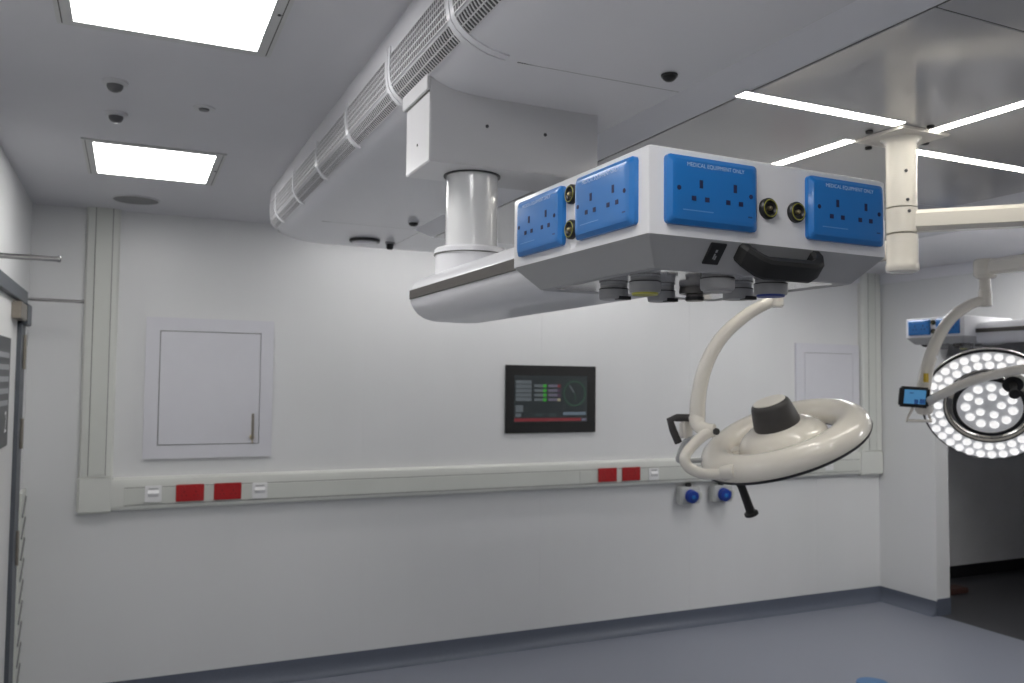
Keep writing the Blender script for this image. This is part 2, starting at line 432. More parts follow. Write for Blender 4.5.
def strip(x0, y0, x1, y1, label):
    t = Thing('strip_light', label, 'strip light', ((x0 + x1) / 2, (y0 + y1) / 2, PZ), group='strip lights around the cream lamp column')
    hz = t.part('housing', MB().box((x0 - .005, y0 - .005, PZ - .0035), (x1 + .005, y1 + .005, PZ - .001), .001, 1), M_LIP, smooth=0)
    t.part('diffuser', MB().box((x0, y0, PZ - .0043), (x1, y1, PZ - .003)), M_STRIP, smooth=0)
LX, LY, sw = 1.838, 1.571, .0165
strip(1.243, 1.494 - sw, 1.744, 1.494 + sw, 'long warm strip light running left from the lamp column')
strip(1.917, 1.653 - sw, 2.69, 1.653 + sw, 'warm strip light running right from the lamp column above its arm')
strip(1.744 - sw, 1.653, 1.744 + sw, 2.14, 'strip light left of the lamp column, half hidden behind the socket box')
strip(1.869 - sw, 1.0, 1.869 + sw, 1.494, 'strip light right of the lamp column running up to the right edge')

# ceiling fittings
def pir(x, y, label):
    t = Thing('motion_detector', label, 'detector', (x, y, ZC), group='domed detectors on the left ceiling')
    t.part('base', MB().lathe([(.0, 0), (.038, 0), (.036, -.008), (.026, -.012), (.0, -.012)], (x, y, ZC)), M_DET)
    t.part('lens', MB().lathe([(.024, -.010), (.023, -.02), (.017, -.029), (.008, -.033), (0, -.034)], (x, y, ZC)), M_DETD)
pir(-.068, 2.80, 'domed ceiling detector nearer the big square light')
pir(-.070, 3.14, 'domed ceiling detector nearer the far square light')
t = Thing('ceiling_sensor', 'small flat round sensor alone on the ceiling between the two square lights', 'sensor', (.199, 2.946, ZC))
t.part('base', MB().lathe([(0, 0), (.036, 0), (.034, -.004), (0, -.005)], (.199, 2.946, ZC)), M_DET)
t.part('lens', MB().lathe([(0, -.004), (.018, -.004), (.015, -.009), (0, -.010)], (.199, 2.946, ZC)), M_DETD)
t = Thing('ceiling_speaker', 'flat round grey grille in the ceiling near the back wall', 'speaker', (.001, 4.64, ZC))
t.part('grille', MB().lathe([(0, 0), (.108, 0), (.106, -.004), (0, -.005)], (.001, 4.64, ZC), n=48), M_SPEAK)
t.part('rim', MB().lathe([(.106, 0), (.113, 0), (.112, -.005), (.106, -.006)], (.001, 4.64, ZC), n=48), M_DET)
CB = CZ - .0005
t = Thing('ceiling_camera', 'small black dome camera on the canopy above the blue sockets', 'camera', (1.0775, 1.536, CB))
t.part('base', MB().lathe([(0, 0), (.019, 0), (.0185, -.004), (0, -.004)], (1.0775, 1.536, CB)), M_BLACK)
t.part('dome', MB().lathe([(.016, -.004), (.015, -.009), (.009, -.014), (0, -.016)], (1.0775, 1.536, CB)), M_BLACK)
t = Thing('canopy_plug', 'small black dot on the canopy nearest the white column', 'plug', (1.105, 3.4846, CB))
t.part('body', MB().lathe([(0, 0), (.021, 0), (.02, -.012), (.012, -.018), (0, -.019)], (1.105, 3.4846, CB)), M_BLACK)
t.part('rim', MB().lathe([(.02, 0), (.026, 0), (.025, -.003), (.02, -.004)], (1.105, 3.4846, CB)), M_CANOPY)
t = Thing('canopy_sensor', 'small black barrel sensor at the far canopy end beside the round fitting', 'sensor', (1.1673, 4.0623, CB))
t.part('body', MB().lathe([(0, 0), (.017, 0), (.017, -.03), (.012, -.036), (0, -.037)], (1.1673, 4.0623, CB)), M_BLACK)
t.part('rim', MB().lathe([(.016, 0), (.025, 0), (.024, -.007), (.016, -.008)], (1.1673, 4.0623, CB)), M_OUTLET)
t = Thing('round_fitting', 'flat round white fitting with dark rim at the far canopy end', 'fitting', (1.0335, 4.044, CB))
t.part('rim', MB().lathe([(.062, 0), (.075, 0), (.074, -.012), (.062, -.013)], (1.0335, 4.044, CB), n=40), M_BLACK)
t.part('disc', MB().lathe([(0, 0), (.064, 0), (.06, -.016), (.05, -.019), (0, -.020)], (1.0335, 4.044, CB), n=40), M_CANOPY)

# ------------------------------------------------------------------ supply pendant
def rot_frame(o, ex, ey, ez):
    M = Matrix((Vector(ex), Vector(ey), Vector(ez))).transposed().to_4x4(); M.translation = Vector(o); return M
PCX, PCY = .774, 1.9588
PORG = (PCX, PCY, CZ)
TH = .0284
HE = Vector((math.cos(TH), math.sin(TH), 0)); HG = Vector((-math.sin(TH), math.cos(TH), 0)); HZ = Vector((0, 0, 1))
HC = Vector((.5784, .8684, 0))
LR, LL, ZT, ZB, ZS = .418, .379, .2968, .1846, .1475
HEAD = rot_frame(HC, HE, HG, HZ)

def make_pendant(label):
    t = Thing('supply_pendant', label, 'pendant', PORG, group='medical supply pendants')
    # mount block: thin side cover above, box below
    bx0, bx1, by0, by1, bz0 = 0.6255, 1.0827, 1.8588, 2.043, 0.5157
    box = t.part('mount_box', MB().box((bx0, by0, bz0), (bx1, by1, .722), .0025, 2), M_BLOCK, smooth=0)
    cov = t.part('mount_cover', MB().box((bx0 - .008, by0 + .001, .686), (bx0 + .002, by1 + .012, .728), .002, 1), M_BLOCK, smooth=0)
    t.part('shadow_joint', MB().box((bx0 - .0015, by0 + .003, .6825), (bx0 + .002, by1 - .002, .6865)), M_GROOVE, parent=cov, smooth=0)
    for (x, z) in ((0.7723, 0.6171), (0.9303, 0.6171)):
        t.part('cover_screw', MB().lathe([(0, 0), (.0046, 0), (.0042, .0015), (0, .0015)], (x, by0, z), (0, -1, 0), n=12), M_DOT, parent=box)
    t.part('cover_screw', MB().lathe([(0, 0), (.0032, 0), (.0032, .0015), (0, .0015)], (bx0, 1.9495, 0.575), (-1, 0, 0), n=12), M_DOT, parent=box)
    r = .0655
    t.part('column_gap_ring', MB().lathe([(r, 0), (r + .0065, 0), (r + .0065, -.003), (r, -.003)], (PCX, PCY, bz0), n=48), M_BLACK)
    t.part('column', MB().lathe([(r, bz0 + .01), (r, .304)], (PCX, PCY, 0), n=56), M_COLUMN)
    col2 = t.part('collar', MB().lathe([(r, .329), (.088, .329), (.0925, .3245), (.0935, .314), (.090, .3123), (.090, .245), (.047, .245)], (PCX, PCY, 0), n=56), M_WHITE)
    t.part('collar_joint', MB().lathe([(.084, .3144), (.0940, .3144), (.0940, .3122), (.084, .3122)], (PCX, PCY, 0), n=48), M_GROOVE, parent=col2)
    # arm: hull section swept along y
    xm = 0.7667
    sec = [(0.1234, 0.2263), (0.1234, 0.2094), (0.1206, 0.1967), (0.1131, 0.1808), (0.101, 0.1671), (0.0842, 0.1566), (0.0617, 0.1502), (0.0374, 0.1486), (-0.0374, 0.1486), (-0.0617, 0.1502), (-0.0842, 0.1566), (-0.101, 0.1671), (-0.1131, 0.1808), (-0.1206, 0.1967), (-0.1234, 0.2094), (-0.1234, 0.2263), (-0.1141, 0.245), (-0.0935, 0.2599), (-0.0655, 0.2674), (0.0655, 0.2674), (0.0935, 0.2599), (0.1141, 0.245)]
    rings = []
    for y, k in ((1.22, 1.0), (2.045, 1.0), (2.060, .97), (2.067, .9)):
        rings.append([(xm + x * k, y, .210 + (z - .210) * k) for x, z in sec])
    arm = t.part('arm', MB().loft(rings), M_WHITE, smooth=30)
    for sx in (-1, 1):
        x0 = xm + sx * .1202; x1 = xm + sx * .1256
        t.part('rail_strip', MB().box((min(x0, x1), 1.225, .2040), (max(x0, x1), 2.047, .2266), .0008, 1), M_RAIL, smooth=0, label='brushed metal strip')
    t.part('arm_groove', MB().box((xm + .052, 1.24, .1543), (xm + .057, 1.83, .1560)), M_BLACK, parent=arm, smooth=0)
    # head: upright band, chamfer, recessed underside
    d, ib = .030, .052
    def ring(i, z, r=.0032):
        out = []
        for (a, b, sa, sb) in ((i, i, 1, 1), (LR - i, i, -1, 1), (LR - i, LL - i, -1, -1), (i, LL - i, 1, -1)):
            c1 = Vector((a + sa * r, b, z)); c2 = Vector((a, b + sb * r, z))
            mid = Vector((a + sa * r * .29, b + sb * r * .29, z))
            out += [c2, mid, c1] if sa * sb > 0 else [c1, mid, c2]
        return out
    hb = MB(HEAD)
    hb.loft([ring(.004, ZT + .0), ring(0, ZT - .003), ring(0, ZB), ], cap=False)
    head = t.part('head_body', hb, M_WHITE, smooth=40)
    tp = MB(HEAD); tp.loft([ring(.004, ZT), ring(.006, ZT + .001)]); t.part('top_plate', tp, M_WHITE, smooth=0)
    ch = MB(HEAD); ch.loft([ring(0, ZB), ring(d, ZS, .012), ring(d + .006, ZS - .0015, .012), ring(ib, ZS + .0012, .012)], cap=False)
    t.part('head_skirt', ch, M_SHELL, smooth=25, label='grey sloping skirt of the head')
    un = MB(HEAD); un.loft([ring(d + .004, ZS + .0005), ring(d + .004, ZS + .004)]); und = t.part('underside_plate', un, M_UNDER, smooth=0)
    # double sockets
    def socket(M):
        b = MB(M); w2, h2 = .073, .044
        prof2 = [(0, 0, .000), (0, 0, .006), (.006, .006, .0105), (.012, .010, .0115)]
        def rr(ix, iz, y, r=.006):
            out = []
            for (sx, sz) in ((-1, -1), (1, -1), (1, 1), (-1, 1)):
                cx, cz = sx * (w2 - ix - r), sz * (h2 - iz - r)
                a0 = {(-1, -1): 180, (1, -1): 270, (1, 1): 0, (-1, 1): 90}[(sx, sz)]
                for k in range(4):
                    a = math.radians(a0 + 30 * k); out.append((cx + r * math.cos(a), -y, cz + r * math.sin(a)))
            return out
        b.loft([rr(ix, iz, y) for ix, iz, y in prof2])
        s = t.part('socket_plate', b, M_BLUE, smooth=20, label='blue double mains socket')
        y = -.0112
        for gx in (-.0275, .0275):
            for (px_, pz, hw, hh) in ((gx + .004 * (1 if gx < 0 else 1), .0085, .0026, .0052), (gx - .0075, -.0105, .0034, .0030), (gx + .0135, -.0105, .0034, .0030)):
                t.part('pin_hole', MB(M).box((px_ - hw, y - .0008, pz - hh), (px_ + hw, y + .002, pz + hh)), M_HOLE, parent=s, smooth=0)
        for sx in (-1, 1):
            t.part('plate_screw', MB(M).lathe([(0, 0), (.0034, 0), (.0030, .0012), (0, .0012)], (sx * .058, y + .0004, .001), (0, -1, 0), n=12), M_HOLE, parent=s)
        tb = text_mesh('MEDICAL EQUIPMENT ONLY', .0072)
        tm = MB(M); tm.add(tb, Matrix.Translation((0, -.0122, .0318)) @ Matrix.Rotation(PI / 2, 4, 'X'))
        t.part('lettering', tm, M_PRINT, parent=s, smooth=0, label='pale lettering along the top')
        t.part('small_print', MB(M).box((-.052, y - .0006, -.0265), (-.004, y, -.0253)), M_PRINT2, parent=s, smooth=0)
        t.part('maker_mark', MB(M).box((.053, y - .0006, -.0272), (.060, y, -.0253)), M_NAVY, parent=s, smooth=0)
        return s
    zs = ZS + 0; zc = .2424
    def face(kind, along):           # frame: x along the face left->right seen from outside, -y outwards, z up
        if kind == 'front': return rot_frame(HC + HE * along + HZ * zc, HE, HG, HZ)
        if kind == 'left': return rot_frame(HC + HG * along + HZ * zc, -HG, HE, HZ)
        if kind == 'right': return rot_frame(HC + HE * LR + HG * along + HZ * zc, HG, -HE, HZ)
    for a in (.0231 + .073, .2605 + .073): socket(face('front', a))
    for a in (.0215 + .073, .2055 + .073):
        socket(face('left', a)); socket(face('right', a))
    def terminal(M):
        b = t.part('earth_terminal', MB(M).lathe([(.0, 0), (.0142, 0), (.0142, .005), (.0125, .007), (.0105, .0072), (.0085, .004), (0, .0036)], (0, 0, 0), (0, -1, 0), n=28), M_BLACK, label='round earth bonding terminal')
        t.part('colour_ring', MB(M).lathe([(.0104, .0066), (.0109, .0076), (.0116, .0076), (.0120, .0066)], (0, 0, 0), (0, -1, 0), n=28, cap=False), M_YGREEN, parent=b)
        t.part('pin', MB(M).lathe([(0, .0), (.0032, 0), (.0032, .007), (.002, .009), (0, .009)], (0, 0, 0), (0, -1, 0), n=16), M_BRASS, parent=b)
    terminal(face('front', .192) @ Matrix.Translation((0, 0, -.009)))
    terminal(face('front', .242) @ Matrix.Translation((0, 0, -.009)))
    for k in ('left', 'right'):
        for dz in (.0265, -.0245): terminal(face(k, .1855) @ Matrix.Translation((0, 0, dz)))
    # on the front skirt: label plate and handle; frame with y = outward normal
    sl = (HG * d + HZ * (ZS - ZB)).normalized(); nn = HE.cross(sl).normalized()
    if nn.z > 0: nn = -nn
    SK = rot_frame(HC + HZ * ZB, HE, sl, nn)      # x along edge, y down the slope, z outwards
    bp = t.part('black_plate', MB(SK).box((.100, .004, -.001), (.126, .036, .0025), .001, 1), M_BLACK, label='black label plate with a pale sign')
    for q in ((.1115, .013, .1145, .017), (.1115, .019, .1135, .027), (.1145, .022, .1165, .028)):
        t.part('pale_mark', MB(SK).box((q[0], q[1], .002), (q[2], q[3], .003)), M_OUTLET, parent=bp, smooth=0)
    hr = []
    for (x, y, z, w) in ((.155, .014, -.002, .013), (.157, .0145, .010, .014), (.172, .019, .022, .015), (.184, .021, .025, .015), (.264, .021, .025, .015), (.276, .019, .019, .0145), (.281, .016, .010, .014), (.282, .014, -.002, .013)):
        hr.append((x, y, z, w))
    hm = MB(SK); rg = []
    P = [Vector((x, y, z)) for x, y, z, w in hr]
    for i, p in enumerate(P):
        dd = (P[min(i + 1, len(P) - 1)] - P[max(i - 1, 0)]).normalized()
        n2 = Vector((0, 1, 0)); n3 = dd.cross(n2).normalized(); w = hr[i][3]; h = .0085
        cs = [(-w, -h * .6), (-w * .7, -h), (w * .7, -h), (w, -h * .6), (w, h * .6), (w * .7, h), (-w * .7, h), (-w, h * .6)]
        rg.append([p + n2 * a + n3 * b for a, b in cs])
    hm.loft(rg); t.part('grab_handle', hm, M_SOFT, smooth=30, label='black grab handle')
    # gas outlets below
    zu = ZS + .001
    def outlet(a, b, r, zb, face_m=None, slot=True):
        o = t.part('gas_outlet', MB(HEAD).lathe([(r * .92, zu - zb + .002), (r * .92, .016), (r, .0145), (r, .003), (r * .95, 0), (0, 0)], (a, b, zb), (0, 0, 1), n=32), M_OUTLET, label='grey round gas outlet')
        t.part('seam', MB(HEAD).lathe([(r * .9, .0165), (r * 1.012, .0165), (r * 1.012, .0150), (r * .9, .0150)], (a, b, zb), (0, 0, 1), n=32), M_CHAR, parent=o)
        if face_m:
            t.part('colour_face', MB(HEAD).lathe([(0, .0005), (r * .86, .0005), (r * .82, -.003), (0, -.003)], (a, b, zb), (0, 0, 1), n=28), face_m, parent=o)
        elif slot:
            t.part('slot', MB(HEAD).box((a - r * .2, b - r * 1.0, zb - .0012), (a + r * .75, b - r * .45, zb + .004)), M_BLACK, parent=o, smooth=0)
    outlet(.104, .238, .0225, .1265)
    outlet(.092, .138, .0225, .1272, M_OYEL)
    outlet(.182, .222, .0215, .1262)
    outlet(.158, .060, .0235, .1278, M_OUTLET)
    outlet(.264, .140, .0225, .1268)
    outlet(.262, .068, .0235, .1275, M_OBLUE)
    ad = t.part('gas_adapter', MB(HEAD).lathe([(.013, .034), (.013, .022), (.0235, .021), (.0245, .014), (.0235, .011), (.0135, .010), (.0135, 0), (0, 0)], (.222, .190, .1265), n=28), M_ODARK, label='dark metal gas adapter')
    t.part('knurl_ring', MB(HEAD).lathe([(.012, .001), (.0145, .001), (.0145, .006), (.012, .006)], (.222, .190, .1265), n=24), M_BLACK, parent=ad)
    return t.o
pend = make_pendant('large white supply pendant close up with four blue sockets and black handle')
p2 = copy_tree(pend)
p2.location = (4.4181, 2.4892, 0); p2.rotation_euler = (0, 0, PI)
p2.location.z = CZ + .092 + H
p2['label'] = 'small distant supply pendant behind the lit lamp at the right edge'

# ------------------------------------------------------------------ lamp column and surgical lamps
t = Thing('lamp_column', 'cream round lamp column hanging from the canopy between the strip lights', 'column', (LX, LY, PZ))
pl = MB().box((LX - .084, LY - .079, PZ - .010), (LX + .089, LY + .080, PZ - .002), .003, 2)
cp = t.part('cover_plate', pl, M_CREAM2, smooth=0)
for (x, y) in ((-.113, .001), (.004, .111), (-.011, -.099), (.101, .008)):
    t.part('plate_bolt', MB().lathe([(0, 0), (.0095, 0), (.0095, -.006), (.006, -.008), (0, -.008)], (LX + x, LY + y, PZ - .002), n=14), M_BLACK, parent=cp)
r = .0378
sh = t.part('shaft', MB().lathe([(r + .012, PZ - .010), (r + .005, PZ - .015), (r, PZ - .027), (r, .4655)], (LX, LY, 0), n=48, cap=False), M_CREAM)
t.part('upper_bearing', MB().lathe([(r - .004, .4635), (r + .001, .4618), (r + .001, .398), (r - .004, .3962)], (LX, LY, 0), n=48), M_CREAM)
t.part('lower_bearing', MB().lathe([(r - .004, .3944), (r + .001, .3925), (r + .001, .319), (r + .003, .315), (r + .003, .3015), (r + .001, .297), (r - .010, .2935), (0, .2935)], (LX, LY, 0), n=48), M_CREAM)
dv = Vector((-.757, -.653, 0)); pv = Vector((.653, -.757, 0))
for (z, k) in ((.5555, .30), (.480, .40)):
    n = (dv + pv * k).normalized()
    t.part('shaft_screw', MB().lathe([(0, 0), (.0045, 0), (.004, .002), (0, .002)], Vector((LX, LY, z)) + n * r, n, n=10), M_DOT, parent=sh)
n = (dv + pv * .5).normalized()
t.part('shaft_screw', MB().lathe([(0, 0), (.0045, 0), (.004, .002), (0, .002)], Vector((LX, LY, .450)) + n * (r + .001), n, n=10), M_DOT, parent=sh)

def boxbeam(mb, a, b, w, h, bev=.2):
    a = Vector(a); b = Vector(b); d = (b - a).normalized(); s = d.cross(Vector((0, 0, 1))).normalized(); u = s.cross(d)
    cs = []
    for sx, sz, fx, fz in ((-1, -1, 1, 0), (-1, -1, 0, 1), (-1, 1, 0, -1), (-1, 1, 1, 0), (1, 1, -1, 0), (1, 1, 0, -1), (1, -1, 0, 1), (1, -1, -1, 0)):
        cs.append((sx * w / 2 + fx * bev * h * 1, sz * h / 2 + fz * bev * h))
    mb.loft([[p + s * x + u * z for x, z in cs] for p in (a, b)])
    return mb

def lamp_head(t, C, ax, xd, lit, S=1.0):
    """C centre of ring, ax points to the back (shell side)."""
    ax = Vector(ax).normalized(); xd = Vector(xd); xd = (xd - ax * xd.dot(ax)).normalized(); yd = ax.cross(xd)
    L = rot_frame(C, xd, yd, ax) @ Matrix.Scale(S, 4); R = .292
    ringp = [(.180, -.012), (.178, .004), (.183, .024), (.196, .041), (.215, .052), (.238, .055), (.260, .045), (.277, .033), (.288, .016), (R, -.004), (.290, -.014)]
    sh = t.part('ring_shell', MB(L).lathe(ringp + [(.182, -.014)], n=96, cap=False), M_CREAM, smooth=60)
    t.part('black_seal', MB(L).lathe([(.178, -.013), (R + .001, -.013), (.288, -.023), (.190, -.023)], n=96, cap=False), M_BLACK, parent=sh)
    t.part('ring_cover', MB(L).lathe([(.194, -.0225), (.283, -.0225), (.281, -.0265), (.196, -.0265)], n=96, cap=False), M_FACE if lit else M_GREYP, parent=sh)
    dm = t.part('centre_dome', MB(L).lathe([(.154, -.018), (.154, .004), (.147, .022), (.133, .038), (.112, .052), (.086, .061), (0, .062)], n=72), M_CREAM, smooth=60)
    t.part('dome_seal', MB(L).lathe([(.153, -.017), (.159, -.019), (.156, -.034), (.138, -.036)], n=72, cap=False), M_BLACK, parent=dm)
    t.part('dome_cover', MB(L).lathe([(.139, -.030), (.137, -.026), (.10, -.022), (0, -.021)], n=64, cap=False), M_FACE if lit else M_GREYP, parent=dm)
    for a in (35, 155, 275):
        a = math.radians(a); M2 = L @ Matrix.Rotation(a, 4, 'Z')
        t.part('spoke', MB(M2).box((.135, -.03, -.012), (.205, .03, .012), .008, 3), M_CREAM)
    hub = t.part('hub', MB(L).lathe([(.077, .056), (.0795, .066), (.079, .076), (.068, .132), (.064, .142), (.058, .147), (.052, .148), (0, .148)], n=56), M_CHAR, smooth=50, label='dark drum shaped hub')
    t.part('hub_cap', MB(L).lathe([(.0555, .1485), (.0535, .1515), (.048, .1522), (0, .1522)], n=48), M_CREAM2, parent=hub)
    # LED lenses, sunk cups with a lens each
    def led(x, y, r, z, par):
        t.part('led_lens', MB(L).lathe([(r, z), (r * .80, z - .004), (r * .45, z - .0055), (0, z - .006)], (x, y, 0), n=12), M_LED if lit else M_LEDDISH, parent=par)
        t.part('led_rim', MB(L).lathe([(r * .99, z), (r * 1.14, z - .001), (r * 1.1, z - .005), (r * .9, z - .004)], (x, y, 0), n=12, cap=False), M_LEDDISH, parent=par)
    if lit:
        for k in range(34):
            a = 2 * PI * k / 34; led(.2605 * math.cos(a), .2605 * math.sin(a), .0200, -.026, sh)
        for k in range(28):
            a = 2 * PI * (k + .5) / 28; led(.2175 * math.cos(a), .2175 * math.sin(a), .0200, -.026, sh)
        for k in range(11):
            a = 2 * PI * k / 11; led(.100 * math.cos(a), .100 * math.sin(a), .0215, -.0225, dm)
        for k in range(5):
            a = 2 * PI * (k + .3) / 5; led(.050 * math.cos(a), .050 * math.sin(a), .019, -.0215, dm)
    return L
def handle(t, L, x, y, ln, plate=True):
    if plate:
        t.part('handle_plate', MB(L).lathe([(0, -.02), (.045, -.02), (.045, -.032), (.04, -.036), (0, -.036)], (x, y, 0), n=28), M_BLACK)
    t.part('handle_grip', MB(L).lathe([(0, -.034), (.0165, -.034), (.0165, -.05), (.0135, -.06), (.0145, -.034 - ln * .7), (.0155, -.034 - ln + .012), (.0235, -.034 - ln + .008), (.0235, -.034 - ln), (.015, -.036 - ln), (0, -.036 - ln)], (x, y, 0), n=24), M_SOFT, label='black grip')

# lamp seen from above
t = Thing('surgical_lamp', 'cream ring surgical lamp seen from above, unlit, hanging in mid room', 'lamp', (LX, LY, .36), group='ceiling hung surgical lamps')
j = (1.816, 2.02, 0)
t.part('spring_arm', boxbeam(MB(), (LX, LY, .358), (1.816, 2.02, .358), .045, .05), M_CREAM)
t.part('drop_tube', MB().lathe([(.030, .392), (.030, .326), (.022, .32), (.0205, .30), (.0225, .298), (.0225, .240), (.018, .236), (0, .236)], j, n=28), M_CREAM)
path = smooth_path([(1.812, 2.022, .254), (1.795, 2.031, .2495), (1.738, 2.058, .215), (1.669, 2.093, .146), (1.627, 2.116, .064), (1.607, 2.13, -.026), (1.604, 2.136, -.118)])
n = len(path); rr = [.0165 + .008 * i / (n - 1) for i in range(n)]
t.part('curved_arm', MB().tube(path, rr, 18), M_CREAM, smooth=60)
t.part('arm_joint', MB().tube(smooth_path([(1.601, 2.137, -.105), (1.600, 2.125, -.130), (1.606, 2.10, -.143), (1.622, 2.075, -.146)], 4), [.024] * 5 + [.022] * 4 + [.021] * 4, 18), M_CREAM, smooth=60)
t.part('joint_pin', MB().lathe([(0, 0), (.0105, 0), (.0105, .006), (0, .006)], (1.618, 2.063, -.147), (-.2, -.97, 0), n=18), M_CHAR)
t.part('yoke', MB().tube(smooth_path([(1.620, 2.078, -.146), (1.594, 2.085, -.158), (1.558, 2.094, -.188), (1.526, 2.092, -.222), (1.530, 2.084, -.250), (1.556, 2.066, -.268), (1.585, 2.035, -.272), (1.622, 1.995, -.262)], 6), .0165, 18), M_CREAM, smooth=60)
t.part('yoke_knuckle', MB().lathe([(0, -.022), (.02, -.022), (.023, -.016), (.023, .016), (.02, .022), (0, .022)], (1.615, 2.0, -.262), (.35, -.90, .22), n=24), M_CREAM)
t.part('knuckle_screw', MB().lathe([(0, 0), (.006, 0), (.006, .004), (0, .004)], Vector((1.615, 2.0, -.262)) + Vector((.35, -.90, .22)).normalized() * .021, (.35, -.90, .22), n=14), M_CHAR)
hb = [(1.612, 2.165, -.111), (1.568, 2.192, -.111), (1.551, 2.204, -.118), (1.560, 2.201, -.150), (1.577, 2.196, -.190)]
t.part('side_handle', MB().tube(hb, .0125, 10), M_CHAR, smooth=40, label='black bent side handle')
t.part('handle_web', MB().box((1.575, 2.165, -.175), (1.612, 2.195, -.122), .006, 2), M_CREAM2)
t.part('grey_bracket', MB().tube(smooth_path([(1.612, 2.16, -.172), (1.590, 2.18, -.186), (1.572, 2.19, -.235), (1.582, 2.188, -.247), (1.652, 2.165, -.243)], 4), .0075, 10), M_GREYP)
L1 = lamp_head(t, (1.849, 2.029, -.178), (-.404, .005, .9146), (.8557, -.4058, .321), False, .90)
handle(t, L1, -.206, -.095, .132, True)

# lamp facing the viewer
t = Thing('surgical_lamp', 'surgical lamp at the right edge with its white lit lenses facing the viewer', 'lamp', (LX, LY, .43), group='ceiling hung surgical lamps')
EL = (2.62, .80)
t.part('main_arm', boxbeam(MB(), (LX, LY, .428), (EL[0], EL[1], .428), .050, .0565), M_CREAM)
t.part('elbow', MB().lathe([(.0, .475), (.05, .475), (.052, .465), (.052, .365), (.045, .355), (0, .355)], (*EL, 0), n=32), M_CREAM)
hx, hy, hz = 3.516, 2.556, .53
t.part('spring_arm', boxbeam(MB(), (EL[0], EL[1], .405), (hx - .02, hy - .06, hz), .06, .07), M_CREAM)
t.part('hinge_block', MB().lathe([(0, .572), (.042, .572), (.05, .565), (.05, .50), (.04, .488), (.024, .482), (0, .482)], (hx, hy, 0), n=28), M_CREAM)
t.part('drop_tube', MB().lathe([(.024, .495), (.0235, .43), (.0275, .428), (.0275, .362), (.022, .358), (0, .358)], (hx, hy + .004, 0), n=28), M_CREAM)
path = smooth_path([(3.514, 2.561, .384), (3.487, 2.574, .3795), (3.439, 2.597, .356), (3.374, 2.63, .297), (3.323, 2.658, .204), (3.293, 2.677, .104), (3.276, 2.69, 0), (3.272, 2.695, -.077)])
n = len(path); rr = [.021 + .010 * i / (n - 1) for i in range(n)]
ca = t.part('curved_arm', MB().tube(path, rr, 18), M_CREAM, smooth=60)
t.part('warning_sticker', MB().box((3.225, 2.640, .012), (3.245, 2.652, .052), .001, 1), M_YEL, parent=ca, smooth=0)
t.part('arm_ring', MB().lathe([(.026, -.006), (.0275, -.006), (.0275, .006), (.026, .006)], (3.302, 2.672, .133), (.27, -.17, .95), n=24), M_SWITCH, parent=ca)
t.part('arm_joint', MB().lathe([(0, -.04), (.034, -.04), (.038, -.03), (.038, .03), (.034, .04), (0, .04)], (3.262, 2.680, -.085), (-.3, -.2, .93), n=24), M_CREAM)
t.part('yoke', MB().tube(smooth_path([(3.255, 2.672, -.083), (3.235, 2.620, -.066), (3.228, 2.560, -.040), (3.262, 2.480, .008), (3.370, 2.415, .048), (3.50, 2.362, .073), (3.64, 2.352, .060), (3.745, 2.40, -.005)], 6), .026, 16, flat=.7), M_CREAM, smooth=60)
cs = t.part('control_box', MB(rot_frame((3.172, 2.656, -.054), (.905, -.405, -.05), (.36, .85, .05), (.06, -.07, .99))).box((-.068, -.014, -.046), (.064, .014, .046), .008, 3), M_BLACK, label='black control box with a blue screen')
SCF = rot_frame((3.172, 2.656, -.054), (.905, -.405, -.05), (.36, .85, .05), (.06, -.07, .99))
t.part('blue_screen', MB(SCF).box((-.052, -.0152, -.030), (.044, -.013, .033)), M_SCRB, parent=cs, smooth=0)
for q in ((-.006, -.030, .012, -.010), (.018, -.028, .042, -.006), (-.03, .016, -.012, .02)):
    t.part('dark_tile', MB(SCF).box((q[0], -.0158, q[1]), (q[2], -.0145, q[3])), M_SCRD, parent=cs, smooth=0)
t.part('wire_bracket', MB().tube([(3.190, 2.68, -.10), (3.166, 2.693, -.160), (3.266, 2.648, -.161), (3.262, 2.665, -.11)], .008, 10), M_CREAM)
L2 = lamp_head(t, (3.556, 2.578, -.083), (.707, .554, .440), (.6806, -.3633, -.6362), True, .95)
handle(t, L2, -.018, -.152, .10, True)
t.part('handle_bridge', MB(L2 @ Matrix.Rotation(math.radians(-96.5), 4, 'Z')).box((.125, -.05, -.034), (.215, .05, -.026), .004, 2), M_CREAM2)

# ------------------------------------------------------------------ wall trunking
YT = 4.95
t = Thing('wall_trunking', 'pale wall trunking running along the back wall and up both ends', 'trunking', (2.6, 5.0, ZF))
def trunk_h(x0, x1):
    s = [(5.0, -.5405), (4.968, -.5405), (4.955, -.551), (4.951, -.566), (YT, -.594), (YT, -.686), (4.951, -.698), (4.955, -.708), (4.968, -.7155), (5.0, -.7155)]
    return MB().loft([[(x0, y, z) for y, z in s], [(x1, y, z) for y, z in s]])
def trunk_v(x0, x1, z0, z1):
    w = x1 - x0; s = [(x0, 5.0), (x0, 4.968), (x0 + .010, 4.955), (x0 + .03, YT), (x1 - .03, YT), (x1 - .010, 4.955), (x1, 4.968), (x1, 5.0)]
    return MB().loft([[(x, y, z0) for x, y in s], [(x, y, z1) for x, y in s]])
t.part('long_run', trunk_h(-.075, 5.36), M_TRUNK, smooth=25)
lx0, lx1 = -.234, -.070
t.part('left_riser', trunk_v(lx0, lx1, -.53, ZC), M_TRUNK, smooth=25)
t.part('right_riser', trunk_v(5.34, 5.553, -.53, ZC), M_TRUNK, smooth=25)
t.part('elbow', MB().box((lx0 - .004, 4.946, -.724), (-.064, 5.0, -.525), .012, 3), M_TRUNK)
t.part('elbow', MB().box((5.30, 4.946, -.724), (5.556, 5.0, -.525), .012, 3), M_TRUNK)
